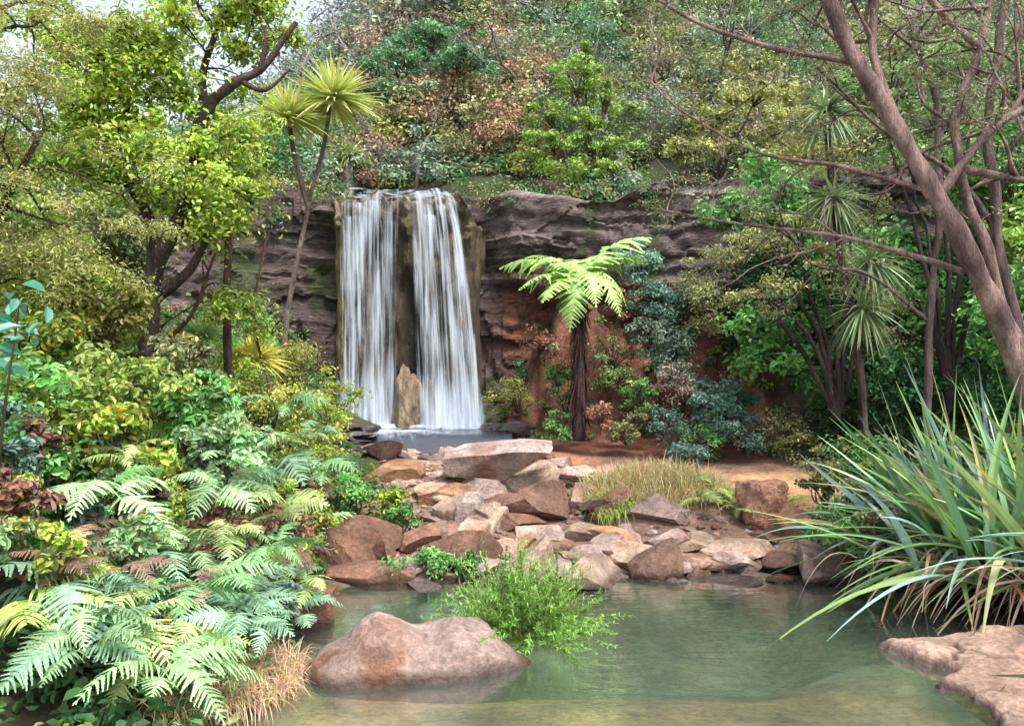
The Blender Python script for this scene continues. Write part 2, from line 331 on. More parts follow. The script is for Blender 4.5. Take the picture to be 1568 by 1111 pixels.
w=(mid*ss((3.6-z_)/.8))[:,None]; c=c*(1-w*.7)
w=(ss((z_-4.6)/.35))[:,None]; c=c*(1-w)+A([.34,.26,.18])*(.12+1.2*kr)*w
w=(ss((s_+1.15)/.25)*ss((z_-3.0)/.8))[:,None]; c=c*(1-w)+A([.13,.10,.05])*(.2+1.3*kr)*w
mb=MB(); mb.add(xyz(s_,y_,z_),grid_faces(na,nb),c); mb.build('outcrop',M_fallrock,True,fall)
mb=MB(); rock(mb,(-1.88,14.35,1.15),(.46,.5,1.25),A([.30,.22,.15]),77,n=48,cuts=10,lo=.72,yaw=0,rough=.30,taper=.35); rock(mb,(-1.75,14.6,.85),(.8,.6,.5),DRK,78); mb.build('base_rock',M_fallrock,True,fall)
def sheet_mat(name,fx,fz,lo,hi,mx=.85):
    m,nt,N,L=newmat(name)
    at=N.new('ShaderNodeAttribute'); at.attribute_name='Col'
    def noise(sx_,sz_,loc,det,ro):
        mp=N.new('ShaderNodeMapping'); mp.inputs['Scale'].default_value=(sx_,sz_,1); mp.inputs['Location'].default_value=loc; L.new(at.outputs['Vector'],mp.inputs[0])
        n=N.new('ShaderNodeTexNoise'); n.inputs['Scale'].default_value=1; n.inputs['Detail'].default_value=det; n.inputs['Roughness'].default_value=ro; n.inputs['Distortion'].default_value=.2; L.new(mp.outputs[0],n.inputs[0]); return n
    n=noise(fx,fz,(0,0,0),7,.66); n2=noise(fx*.28,fz*1.8,(3,7,5),3,.5)
    ad=N.new('ShaderNodeMath'); ad.operation='MULTIPLY_ADD'; L.new(n2.outputs[0],ad.inputs[0]); ad.inputs[1].default_value=1.1; L.new(n.outputs[0],ad.inputs[2])
    sx=N.new('ShaderNodeSeparateXYZ'); L.new(at.outputs['Vector'],sx.inputs[0])
    ed=N.new('ShaderNodeMapRange'); ed.inputs[1].default_value=0; ed.inputs[2].default_value=.10; ed.inputs[3].default_value=-.35; ed.inputs[4].default_value=0; L.new(sx.outputs[0],ed.inputs[0])
    ed2=N.new('ShaderNodeMapRange'); ed2.inputs[1].default_value=1; ed2.inputs[2].default_value=.90; ed2.inputs[3].default_value=-.35; ed2.inputs[4].default_value=0; L.new(sx.outputs[0],ed2.inputs[0])
    ft=N.new('ShaderNodeMapRange'); ft.inputs[1].default_value=.72; ft.inputs[2].default_value=1.; ft.inputs[3].default_value=0; ft.inputs[4].default_value=.26; L.new(sx.outputs[1],ft.inputs[0])
    cur=ad
    for q in (ft,ed,ed2):
        a2=N.new('ShaderNodeMath'); a2.operation='ADD'; L.new(cur.outputs[0],a2.inputs[0]); L.new(q.outputs[0],a2.inputs[1]); cur=a2
    r=N.new('ShaderNodeMapRange'); r.inputs[1].default_value=lo; r.inputs[2].default_value=hi; r.inputs[3].default_value=0.; r.inputs[4].default_value=mx; r.interpolation_type='SMOOTHSTEP'; L.new(cur.outputs[0],r.inputs[0])
    d=N.new('ShaderNodeBsdfDiffuse'); d.inputs[0].default_value=(.66,.74,.84,1)
    t=N.new('ShaderNodeBsdfTranslucent'); t.inputs[0].default_value=(.66,.74,.84,1)
    mm=N.new('ShaderNodeMixShader'); mm.inputs[0].default_value=.3; L.new(d.outputs[0],mm.inputs[1]); L.new(t.outputs[0],mm.inputs[2])
    tr=N.new('ShaderNodeBsdfTransparent'); mo=N.new('ShaderNodeMixShader'); L.new(r.outputs[0],mo.inputs[0]); L.new(tr.outputs[0],mo.inputs[1]); L.new(mm.outputs[0],mo.inputs[2])
    o=N.new('ShaderNodeOutputMaterial'); L.new(mo.outputs[0],o.inputs[0]); return m
M_sheet=sheet_mat('falling_water',22,1.3,.98,1.38,.8)
def sheet(mb,xt0,xt1,xb0,xb1,yo,zt,zb,seed,out=.35,na=60,nb=60):
    S,T=np.meshgrid(np.linspace(0,1,na),np.linspace(0,1,nb),indexing='ij'); s=S.ravel(); t=T.ravel()
    q=t**.55
    x_=(xt0+(xt1-xt0)*s)*(1-q)+(xb0+(xb1-xb0)*s)*q
    ztop=zt+.16*fbm(xyz(x_*3.5,0*x_,0*x_+seed),3,90)
    if xb1>-1: ztop=ztop-.9*np.clip(x_+1.2,0,1)**1.2*(1-t)
    z_=ztop+(zb-ztop)*t
    y_=14.74-yo-out*t**.5+.07*fbm(xyz(s*9,t*1.5,0*s+seed),3,seed)
    mb.add(xyz(x_,y_,z_),grid_faces(na,nb),xyz(s,t,0*s+seed*1.37))
mb=MB()
sheet(mb,-3.27,-2.03,-3.22,-2.00,.0,LIPZ+.02,.72,1,out=.25)
sheet(mb,-3.25,-2.15,-3.18,-2.06,.08,LIPZ-.2,.72,2,out=.32)
sheet(mb,-3.2,-2.3,-3.1,-2.15,.16,LIPZ-.5,.72,3,out=.4)
sheet(mb,-2.0,-.98,-1.76,-.46,.02,LIPZ+.02,.72,4,out=.4)
sheet(mb,-1.80,-.95,-1.70,-.45,.10,LIPZ-.2,.72,5,out=.5)
sheet(mb,-1.7,-.98,-1.6,-.50,.2,LIPZ-.45,.72,6,out=.55)
sheet(mb,-1.86,-1.76,-1.78,-1.52,.25,1.72,.74,8,out=.3)
mb.build('falling_water',M_sheet,True,fall)
M_lip=sheet_mat('lip_water',14,7,.92,1.25)
mb=MB(); S,T=np.meshgrid(np.linspace(0,1,50),np.linspace(0,1,30),indexing='ij'); s=S.ravel();t=T.ravel()
mb.add(xyz(-3.2+2.2*s,14.66+2.0*t,LIPZ+.08+.08*fbm(xyz(s*6,t*4,0*s),3,8)+.08*t),grid_faces(50,30),xyz(s,t*.7,0*s)); mb.build('lip_water',M_lip,True,fall)
def foam_mat():
    m,nt,N,L=newmat('foam')
    at=N.new('ShaderNodeAttribute'); at.attribute_name='Col'; sx=N.new('ShaderNodeSeparateXYZ'); L.new(at.outputs['Vector'],sx.inputs[0])
    g=N.new('ShaderNodeNewGeometry'); mp=N.new('ShaderNodeMapping'); mp.inputs['Scale'].default_value=(3,1.4,3); L.new(g.outputs['Position'],mp.inputs[0])
    n=N.new('ShaderNodeTexNoise'); n.inputs['Scale'].default_value=2.2; n.inputs['Detail'].default_value=8; n.inputs['Roughness'].default_value=.72; L.new(mp.outputs[0],n.inputs[0])
    ad=N.new('ShaderNodeMath'); ad.operation='ADD'; L.new(n.outputs[0],ad.inputs[0]); L.new(sx.outputs[0],ad.inputs[1])
    r=N.new('ShaderNodeMapRange'); r.inputs[1].default_value=.72; r.inputs[2].default_value=1.2; r.inputs[4].default_value=.9; L.new(ad.outputs[0],r.inputs[0])
    d=N.new('ShaderNodeBsdfDiffuse'); d.inputs[0].default_value=(.60,.66,.75,1)
    p=N.new('ShaderNodeBsdfPrincipled'); p.inputs['Base Color'].default_value=(.06,.07,.095,1); p.inputs['Roughness'].default_value=.15; p.inputs['Alpha'].default_value=.85
    mm=N.new('ShaderNodeMixShader'); L.new(r.outputs[0],mm.inputs[0]); L.new(p.outputs[0],mm.inputs[1]); L.new(d.outputs[0],mm.inputs[2])
    o=N.new('ShaderNodeOutputMaterial'); L.new(mm.outputs[0],o.inputs[0]); return m
M_foam=foam_mat()
gx,gy=np.meshgrid(np.linspace(-3.5,.0,120),np.linspace(12.2,15.2,90),indexing='ij'); gx=gx.ravel();gy=gy.ravel()
fo=np.maximum(np.exp(-((gy-14.35)/.42)**2)*(ss((gx+3.4)/.3)*ss((-.35-gx)/.2)),.75*np.exp(-(((gx+1.95)/.9)**2+((gy-13.3)/.5)**2)))
zz=.84+.08*fo*vnoise(xyz(gx*5,gy*5,0*gx),3)+.02*fbm(xyz(gx*4,gy*4,0*gx),3,6)
zz=zz-.35*ss((13.0-gy)/.7)
mb=MB(); mb.add(xyz(gx,gy,zz),grid_faces(120,90),xyz(fo,fo,fo)*.72); mb.build('plunge_pool_foam',M_foam,True,fall)

# ---------------------------------------------------------------- vegetation generators
def unit(v): return v/np.maximum(np.linalg.norm(v,axis=-1,keepdims=True),1e-9)
UP=A([0,0,1.])
def colvar(c,n,v=.35,h=.12):
    c=np.asarray(c); 
    return c*(1-v+2*v*rng.random((n,1)))*(1-h+2*h*rng.random((n,3)))
def leaves(mb,C,R,n,size,cols,aspect=.45,up=.6,shell=.45,broad=False,var=.35,rnd=.7,loose=.22,hue=.12):
    C=np.atleast_2d(C);K=len(C); R=np.broadcast_to(R,(K,3)); cols=np.broadcast_to(cols,(K,3))
    i=np.repeat(np.arange(K),n); N=len(i)
    d=unit(rng.normal(size=(N,3))); r=(shell+(1-shell)*rng.random((N,1)))*(1+loose*rng.normal(size=(N,1)))
    p=C[i]+d*r*R[i]
    nn=unit(d*.7+UP*up+rng.normal(size=(N,3))*rnd*.6)
    t=unit(np.cross(nn,rng.normal(size=(N,3)))); b=np.cross(nn,t)
    Ls=size*(.6+.8*rng.random((N,1))); W=Ls*aspect*.5
    if not broad:
        v=np.stack([p-t*Ls*.5,p+b*W+nn*W*.3,p+t*Ls*.5,p-b*W+nn*W*.3],1)
        f=np.arange(N*4).reshape(N,4); cc=np.repeat(colvar(cols[i],N,var,hue),4,axis=0)
    else:
        dr=nn*Ls*.12
        v=np.stack([p-t*Ls*.5-dr,p-t*Ls*.18+b*W+nn*W*.35,p+t*Ls*.22+b*W*.8+nn*W*.3,p+t*Ls*.5-dr,p+t*Ls*.22-b*W*.8+nn*W*.3,p-t*Ls*.18-b*W+nn*W*.35],1)
        k=np.arange(N)[:,None]*6; f=np.concatenate([k+A([[0,1,2,3]]),k+A([[0,3,4,5]])]); cc=np.repeat(colvar(cols[i],N,var,hue),6,axis=0)
    mb.add(v,f,cc)
def ribbons(mb,p,d,L,W,droop,cols,seg=6,fold=False,var=.25,tipw=.08,basew=.6,curl=0.):
    p=np.atleast_2d(p);N=len(p); d=unit(np.broadcast_to(d,(N,3)).astype(float)); L=np.broadcast_to(L,(N,))[:,None];W=np.broadcast_to(W,(N,))[:,None];droop=np.broadcast_to(droop,(N,))[:,None]
    side=np.cross(d,UP); bad=np.linalg.norm(side,axis=1)<.15; side[bad]=rng.normal(size=(bad.sum(),3))*A([1,1,0]); side=unit(side)
    side=unit(side+np.cross(side,d)*rng.normal(size=(N,1))*.35)
    nor=np.cross(side,d); ks=3 if fold else 2; V=[]
    sw=rng.normal(size=(N,1))*curl
    for k in range(seg+1):
        t=k/seg; c=p+d*L*t-UP*droop*L*t*t+side*sw*L*t*t
        w=W*.5*(basew+(1-basew)*min(1,t*3))*(1-max(0,t-.35)/.65*(1-tipw))
        if t>.95: w=W*.5*tipw
        V+= [c-side*w, c+side*w] if not fold else [c-side*w+nor*w*.45,c,c+side*w+nor*w*.45]
    V=np.stack(V,1); M=V.shape[1]; base=np.arange(N)[:,None]*M; F=[]
    for k in range(seg):
        for j in range(ks-1):
            a=k*ks+j; F.append(base+A([[a,a+1,a+1+ks,a+ks]]))
    mb.add(V,np.concatenate(F),np.repeat(colvar(np.broadcast_to(cols,(N,3)),N,var),M,axis=0))
def spline(P,n=6):
    P=np.asarray(P,float)
    Q=np.vstack([2*P[0]-P[1],P,2*P[-1]-P[-2]]); out=[]
    for i in range(1,len(Q)-2):
        for k in range(n):
            t=k/n; a,b,c,d=Q[i-1],Q[i],Q[i+1],Q[i+2]
            out.append(.5*((2*b)+(-a+c)*t+(2*a-5*b+4*c-d)*t*t+(-a+3*b-3*c+d)*t**3))
    out.append(P[-1]); return A(out)
def tube(mb,pts,r0,r1,col,sides=7,sm=5,wob=.0,pw=1.,gnarl=.35):
    p=spline(np.asarray(pts,float),sm) if sm>1 else np.asarray(pts,float); n=len(p)
    if wob: p=p+np.stack([fbm(p*1.7+9*k,2,k) for k in range(3)],-1)*wob*np.linspace(.3,1,n)[:,None]
    T=unit(np.gradient(p,axis=0)); ref=A([.1,1.,.05]) if abs(T[:,1]).mean()<.75 else A([1.,.1,0]); U=unit(np.cross(T,ref)); Vv=np.cross(T,U)
    rr=r0+(r1-r0)*np.linspace(0,1,n)**pw; a=np.arange(sides)/sides*2*math.pi
    ring=p[:,None]+rr[:,None,None]*(np.cos(a)[None,:,None]*U[:,None]+np.sin(a)[None,:,None]*Vv[:,None])
    v=ring.reshape(-1,3); v=v+ (v-np.repeat(p,sides,axis=0))*(gnarl*fbm(v*A([9,9,3]),3,4))[:,None]
    i=np.arange(n-1)[:,None]*sides; j=np.arange(sides)[None]; jn=(j+1)%sides
    f=np.stack([i+j,i+jn,i+sides+jn,i+sides+j],-1).reshape(-1,4)
    nn=vnoise(v*A([10,10,2.5]),8)[:,None]; mb.add(v,f,A(col)*(.35+1.3*nn)); return p
def branch(mb,p,d,L,r,depth,col,tips,grav=.0,spread=.8,nch=3):
    n=5; pts=[p]; d=unit(d)
    for k in range(n-1):
        d=unit(d+rng.normal(size=3)*.26+UP*grav); pts.append(pts[-1]+d*L/(n-1))
    tube(mb,pts,r,r*.45,col,sides=5 if r<.03 else 7,sm=2)
    if depth==0: tips.append(pts[-1]); tips.append(pts[-2]); return
    for k in range(nch):
        i=rng.integers(2,n); dd=unit(d+rng.normal(size=3)*spread)
        branch(mb,pts[i],dd,L*.62,r*.5,depth-1,col,tips,grav,spread,nch)
def cabbage_head(mb,c,r,n,col,w=.045,down=.35,dr=.18):
    d=rng.normal(size=(n,3)); d=unit(d); d[:,2]=np.abs(d[:,2])*1.1-down*rng.random(n)*1.5; d=unit(d)
    ribbons(mb,A(c)+d*.04,d,r*(.8+.35*rng.random(n)),w,dr+.25*rng.random(n),col,seg=5,tipw=.05,var=.3,fold=True)
def frond_template(npin=22,m=5,rise=.5,sag=.75,wid=.26,pw=.024,seed=1):
    rg=np.random.default_rng(seed); V=[];F=[];k=0
    def P(t): return A([t*(1-.12*t),0,rise*t-sag*t*t])
    for i in range(npin):
        t=.10+.9*(i+.5)/npin; c=P(t); Lp=wid*math.sin(math.pi*(.16+.84*t))**.75*(1.05-.15*t)
        tan=unit(P(min(t+.02,1.02))-P(t-.02))
        for sgn in (-1,1):
            dr=unit(A([0,sgn,0])+tan*(.40+.12*rg.normal())+A([0,0,-.12+.14*rg.normal()]))
            nrm=unit(np.cross(tan,dr)*sgn*-1+rg.normal(size=3)*.18); a=unit(np.cross(dr,nrm)); Lq=Lp*(1+.1*rg.normal())
            def O(q): return c+dr*Lq*q-A([0,0,.22])*Lq*q*q
            for j in range(m):
                q0,q1=j/m,(j+1)/m; h=pw*(1-.8*q0)*(.6+.5*(Lp/wid)); 
                for s2 in (-1,1):
                    o0,o1=O(q0),O(q1)
                    V+=[o0,o0+a*s2*h*.72+dr*h*.1,o1+a*s2*h+dr*h*.25,o1]; F.append([k,k+1,k+2,k+3]); k+=4
    for i in range(8):
        t0,t1=i/8,(i+1)/8; w=.006
        V+=[P(t0)-A([0,w,0]),P(t0)+A([0,w,0]),P(t1)+A([0,w,0]),P(t1)-A([0,w,0])]; F.append([k,k+1,k+2,k+3]); k+=4
    return A(V),A(F)
FT=[frond_template(19,5,.55,.75,seed=1),frond_template(21,5,.3,.55,.24,.021,seed=2),frond_template(17,5,.75,1.05,.28,seed=3),frond_template(20,5,.6,.95,.22,.022,seed=4)]
def frond(mb,p,az,pitch,L,col,tpl=None,roll=0.):
    V,F=FT[rng.integers(len(FT))] if tpl is None else tpl
    v=V*L; cr,sr=math.cos(roll),math.sin(roll); v=v@A([[1,0,0],[0,cr,sr],[0,-sr,cr]])
    cp,sp=math.cos(pitch),math.sin(pitch); v=v@A([[cp,0,sp],[0,1,0],[-sp,0,cp]])
    ca,sa=math.cos(az),math.sin(az); v=v@A([[ca,sa,0],[-sa,ca,0],[0,0,1]])
    q=rng.random((len(F),1)); c=np.repeat(A(col)*(.75+.5*q),4,axis=0)*(.6+.8*rng.random())
    mb.add(v+A(p),F,c)
def fern(mb,c,L,n,col,bias=None,bw=.0):
    for k in range(n):
        az=2*math.pi*(k+rng.random()*.8)/n
        if bias is not None and rng.random()<bw: az=bias+rng.normal()*.8
        frond(mb,A(c)+rng.normal(size=3)*.03,az,rng.uniform(-.1,.6),L*rng.uniform(.6,1.15),col,roll=rng.normal()*.35)

LIME=A([.40,.52,.09]);YG=A([.48,.50,.14]);MID=A([.14,.31,.09]);DG=A([.05,.14,.05]);OL=A([.32,.34,.16]);GG=A([.25,.33,.24]);RUST=A([.40,.26,.17]);BG=A([.20,.35,.28]);FERN=A([.31,.49,.24])

# ---------------------------------------------------------------- hillside forest (distant mass)
mb=MB(); bk=MB(); C=[];R=[];K=[]
yy_=16.4
while yy_<60:
    st=1.0+ (yy_-16)*.038; half=.72*yy_+3
    xx_=-half
    while xx_<half:
        px=xx_+rng.normal()*st*.35; py=yy_+rng.normal()*st*.3; xx_+=st*1.15
        u=px/py
        if py<ycliff(px)+.7: continue
        if u<-.5 and rng.random()<.3: continue
        if -3.1<px<-1.1 and py<16.9: continue
        g=gz(px,py); rad=st*rng.uniform(.55,1.35); hgt=rad*rng.uniform(.8,1.9)
        if g>2+.455*py+5: continue
        if -3.8<px<-.4 and py<18.5: hgt*=.6; rad=min(rad,.8)
        if py<26 and -.2<u<0.04 and rng.random()<.40: col=RUST*rng.uniform(.7,1.3)*(1-.15*rng.random(3))
        else: col=[OL,GG,DG*1.8,MID*1.1,YG*.7,A([.40,.33,.30]),A([.28,.38,.16])][rng.choice(7,p=[.26,.23,.17,.10,.08,.08,.08])]
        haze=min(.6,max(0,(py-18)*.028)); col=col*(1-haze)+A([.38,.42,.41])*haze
        nc=int(rng.integers(16,26)); 
        d=unit(rng.normal(size=(nc,3))); d[:,2]=np.abs(d[:,2])*1.3-.3
        cc=A([px,py,g+hgt*.3])+d*A([rad,rad,hgt])*(.45+.55*rng.random((nc,1)))
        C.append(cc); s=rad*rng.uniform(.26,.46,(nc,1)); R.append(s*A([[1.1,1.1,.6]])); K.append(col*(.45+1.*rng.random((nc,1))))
        if rng.random()<.35:
            tips=[]; branch(bk,A([px,py,g]),A([rng.normal()*.3,-.2,1.]),hgt*1.3,.045+.02*rng.random(),1 if py>24 else 2,A([.38,.33,.31])*rng.uniform(.5,1.4),tips,spread=.9)
    yy_+=st*.72
for k in range(170):  # low scrub on the bank just above the falls
    a=rng.uniform(-3.4,.6); b=rng.uniform(17.0,18.9); s=rng.uniform(.2,.45); C.append(A([[a,b,gz(a,b)+s*.3]])); R.append(A([[s,s,s*.7]])); K.append(A([[OL,DG*1.8,GG,MID,RUST*.8][rng.integers(5)]*rng.uniform(.6,1.2)]))
C=np.concatenate(C);R=np.concatenate(R);K=np.concatenate(K)
near=C[:,1]<24
f0=empty('hillside_forest')
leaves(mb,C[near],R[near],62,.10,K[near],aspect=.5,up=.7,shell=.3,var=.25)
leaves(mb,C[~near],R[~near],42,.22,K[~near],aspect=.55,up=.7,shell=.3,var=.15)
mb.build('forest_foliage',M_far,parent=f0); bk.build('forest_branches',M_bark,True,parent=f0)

def padtree(name,base,pads,col,nleaf=90,size=.06,bark=A([.13,.09,.075]),r0=.07,var=.3,aspect=.4,mat=None,lean=None,broad=False,trunk=True):
    e=empty(name); lb=MB(); bb=MB(); base=A(base)
    for (c,r) in pads:
        c=A(c); nc=max(6,int(16*r[0]*r[0]/ .5))
        d=unit(rng.normal(size=(nc,3))); cc=c+d*A(r)*(.35+.75*rng.random((nc,1)))
        s=A([.30,.30,.15])*max(r[0],.35)*(.5+.8*rng.random((nc,1)))
        leaves(lb,cc,s,nleaf,size,A(col)*(.55+.85*rng.random((nc,1))),aspect=aspect,up=.7,shell=.25,var=var,broad=broad)
        if trunk:
            m=(base+c)/2+rng.normal(size=3)*.15; m[:2]=base[:2]*.6+c[:2]*.4
            tube(bb,[base,m,c],r0*.7,.012,bark,sides=6,sm=5,wob=.12)
            for q in cc[::2]: tube(bb,[c*.7+m*.3,(c+q)/2+rng.normal(size=3)*.05,q],.014,.004,bark,sides=4,sm=3)
    lb.build('leaves',mat or M_leaf,parent=e)
    if trunk: bb.build('trunk',M_bark,True,parent=e)
    return e
def shrub(name,c,r,col,n=14,nleaf=70,size=.05,aspect=.5,broad=False,var=.35):
    lb=MB(); c=A(c); d=unit(rng.normal(size=(n,3))); cc=c+d*A(r)*(.3+.75*rng.random((n,1)))
    leaves(lb,cc,A(r)*A([.40,.40,.32])*(.6+.6*rng.random((n,1))),nleaf,size,A(col)*(.5+1.*rng.random((n,1))),aspect=aspect,up=.6,shell=.3,broad=broad,var=var)
    for q in cc: tube(lb,[A([c[0],c[1],c[2]-r[2]]),(c+q)/2-UP*.1,q],.012,.004,A([.12,.08,.05]),sides=4,sm=3)
    return lb.build(name,M_leaf)

padtree('kanuka_tree',(1.7,16.8,5.2),[((1.3,16.6,7.9),(.75,.6,.28)),((2.0,16.7,7.6),(.7,.6,.25)),((.75,16.5,7.2),(.65,.5,.22)),((1.6,16.4,7.0),(.6,.6,.22)),((.7,16.2,6.45),(.7,.5,.22)),((1.9,16.2,6.5),(.7,.5,.22)),((1.0,16.0,5.85),(.8,.5,.24)),((2.2,16.0,5.95),(.6,.5,.2)),((1.5,16.6,8.45),(.4,.4,.25))],LIME*.6+MID*.4,nleaf=110,size=.08)
padtree('kanuka_tree',(4.0,15.9,5.2),[((3.5,15.4,6.1),(.8,.5,.22)),((4.3,15.4,6.3),(.6,.5,.2)),((3.9,15.6,6.8),(.6,.5,.2)),((4.8,15.2,7.2),(.8,.5,.25)),((5.6,15,6.6),(.8,.5,.25))],YG*.6+OL*.3,nleaf=110,size=.08)
padtree('kanuka_tree',(-1.9,19.5,6.5),[((-2.9,19,9.3),(.9,.6,.35)),((-2.0,19.2,9.9),(.9,.6,.35)),((-1.2,19,9.2),(.9,.6,.3)),((-2.3,19,8.4),(.9,.6,.3)),((-3.4,19,8.4),(.7,.5,.3))],DG*1.6+GG*.4,nleaf=110,size=.10)
padtree('kanuka_tree',(4.6,11.2,1.2),[((2.9,11,3.5),(.6,.5,.22)),((3.6,10.9,3.65),(.7,.5,.25)),((4.3,10.8,3.3),(.6,.5,.25)),((3.5,10.8,2.95),(.6,.5,.2)),((4.6,10.8,4.1),(.7,.5,.25)),((3.9,11,4.1),(.5,.5,.2)),((4.9,10.9,2.8),(.5,.5,.25))],OL*.7+YG*.3,nleaf=120,size=.055,bark=A([.09,.065,.06]))
padtree('kanuka_tree',(5.6,10.2,1.4),[((5.4,10,5.2),(.8,.6,.25)),((4.6,10,5.6),(.7,.5,.25)),((6.2,10,4.6),(.8,.6,.25)),((5.8,10,5.9),(.8,.6,.25)),((5.0,10,4.7),(.6,.5,.22))],MID*.8+OL*.5,nleaf=110,size=.055,bark=A([.10,.075,.07]))
for (a,b,c_,r_,cl,s_) in [(4.1,12.6,4.5,.9,MID*1.25,.10),(4.0,12.0,2.4,.85,MID,.10),(4.7,11.8,1.9,.7,DG*1.5,.09),(3.3,12.6,1.3,.55,BG*.9,.08),(2.55,13.4,3.0,.6,BG*1.05,.06),(2.6,13.2,2.1,.6,BG*.8+OL*.3,.06),(2.25,13.6,3.7,.45,BG*.9+GG*.2,.06),(2.2,13.0,2.5,.4,GG,.06),(5.5,12,3.4,1.1,MID*1.1,.10),(6.6,11,2.5,1.2,MID*1.2,.10),(7.0,11,4.6,1.2,MID*1.3,.10),(6.2,9.2,3.4,.8,LIME*.5+MID*.5,.08),(5.6,8.6,2.4,.8,MID*1.2,.08),(3.1,13.0,3.0,.6,OL,.06),(7.4,9.8,5.6,1.1,MID,.09),(8.3,11,7,1.4,OL,.1),(6,12.5,6.6,1.2,OL,.1),(8.2,12,4.2,1.3,MID,.11),(4.6,13.6,3.4,1.,DG*1.4,.1),(5.2,10.6,1.6,.7,DG*1.5,.08),(6.2,9.5,1.6,.9,DG*1.4,.08),(-6.3,11.5,3.9,1.1,LIME*.5+OL*.4,.09),(-5.3,10.8,3.6,.7,OL*.8+MID*.3,.08),(-7.6,11,4.4,1.2,MID*1.1,.09)]:
    shrub('broadleaf_shrub',(a,b,c_),(r_,r_*.8,r_*.8),cl,n=int(16+14*r_),nleaf=120,size=s_,broad=True)
RB=A([.26,.13,.09])
for (a,b,c_,r_,cl) in [(.12,14.0,1.45,.5,YG*.7),(-.1,14.4,1.1,.4,YG*.45),(.75,12.5,1.0,.3,MID*1.3),(1.35,12.1,1.25,.35,RB*1.2),(2.4,12,.95,.5,BG),(2.9,12,.9,.45,MID),(3.4,11.8,1.0,.45,BG*.8),(1.0,13.9,2.0,.4,RB),(2.6,12.6,1.7,.45,A([.40,.32,.27])),(4.1,11.8,1.0,.5,OL),(2.0,12.6,1.5,.35,MID),(.5,14.4,2.4,.35,RB),(1.7,13.6,2.2,.5,OL*.8),(.9,13.4,1.4,.35,OL*.7),(2.5,11.4,.7,.3,BG*.8),(1.5,12.6,1.8,.4,MID*.8+RB*.4),(1.9,13.4,3.0,.35,RB*.9+OL*.3),(.75,12.9,1.8,.25,MID),(.3,14.9,1.8,.4,DG*1.4),(1.75,12.2,1.0,.35,OL)]:
    shrub('undergrowth_shrub',(a,b,c_),(r_,r_*.8,r_*.75),cl,n=16,nleaf=80,size=.05)
mb=MB(); C=[];R=[];K=[]
for k in range(330):
    a=rng.uniform(-11,9); 
    if -3.3<a<-.95: continue
    s=rng.uniform(.14,.34); dz=rng.random()**2*.9; C.append((a,ycliff(a)-.35-.4*rng.random()*(dz<.5)+(.4 if dz<.2 else 0),5.5-dz)); R.append((s,s*.8,s*.7)); K.append([MID,OL,DG*1.7,YG*.7,RUST*.8,GG][rng.choice(6,p=[.2,.27,.2,.13,.1,.1])]*rng.uniform(.6,1.2))
for k in range(70):
    a=rng.uniform(-.2,3.6); b=rng.uniform(13.3,15.1); s=rng.uniform(.08,.2); C.append((a,b,gz(a,b)+.05)); R.append((s,s,s*.8)); K.append([MID,OL,RB,DG*1.6][rng.integers(4)]*rng.uniform(.6,1.2))
leaves(mb,A(C),A(R),70,.07,A(K),aspect=.4); mb.build('cliff_top_shrubs',M_far)

# undergrowth carpet
mb=MB(); C=[];K=[];R=[]
for k in range(4600):
    a=rng.uniform(-8,9);b=rng.uniform(2.5,16)
    if b>ycliff(a)-.2: continue
    xl=np.interp(b,[0,5,7,9,11,14],[-1.5,-1.55,-1.9,-1.3,-2.1,-3.4]); xr=np.interp(b,[0,5.7,6.2,7.5,9,9.7,10.8,11.8,14],[6,6,4.9,3.15,3.1,4.2,4.9,4.4,2.6])
    if xl<a<xr: continue
    s=rng.uniform(.12,.3); C.append((a,b,gz(a,b)+s*.35)); R.append((s,s,s*.6)); K.append([MID,OL,DG*1.6,LIME*.7,FERN*.7,A([.2,.1,.06])][rng.choice(6,p=[.28,.2,.17,.15,.12,.08])]*rng.uniform(.6,1.2))
leaves(mb,A(C),A(R),36,.075,A(K),aspect=.5,broad=True)
mb.build('undergrowth',M_leaf)

def bushmass(name,items,size,nleaf,broad=True,aspect=.5,yel=.18):
    mb=MB()
    for (x0,y0,z0,r,cl,n) in items:
        c=A([x0,y0,z0]); d=unit(rng.normal(size=(n,3))); cc=c+d*A([r,r*.8,r*.75])*(.25+.8*rng.random((n,1)))
        K=A(cl)*(.5+1.*rng.random((n,1))); 
        leaves(mb,cc,A([.3,.3,.2])*r*1.1*(.6+.7*rng.random((n,1))),nleaf,size,K,aspect=aspect,broad=broad,shell=.3,var=.45,loose=.32,hue=.18)
        yl=rng.random(n)<yel
        if yl.any(): leaves(mb,cc[yl],A([.3,.3,.2])*r*1.15,max(3,nleaf//12),size*1.05,A([.66,.42,.04]),aspect=aspect,broad=broad,shell=.6)
        for q in cc[::2]: tube(mb,[A([x0,y0,z0-r]),(c+q)/2-UP*.15+rng.normal(size=3)*.06,q],.014,.004,A([.12,.08,.06]),sides=4,sm=3)
    return mb.build(name,M_leaf)
bushmass('broadleaf_bush',[(-4.4,7.3,2.1,.7,LIME*.8,30),(-3.6,7.2,1.75,.6,LIME*.8+GG*.2,26),(-3.0,7.4,1.55,.5,MID*1.6,22),(-4.1,6.3,1.7,.6,MID*1.5,26),(-3.2,6.3,1.35,.5,LIME*.75,24),(-2.5,6.9,1.35,.35,FERN,14),(-3.5,5.4,1.4,.4,MID*1.6,16)],.075,85)
bushmass('broadleaf_bush',[(-4.9,8.3,2.9,.8,LIME*.9,34),(-4.3,8.3,2.6,.6,YG*.8,26),(-3.6,8.6,2.0,.55,OL,22),(-5.5,7.5,2.6,.7,LIME*.8,30)],.075,85)
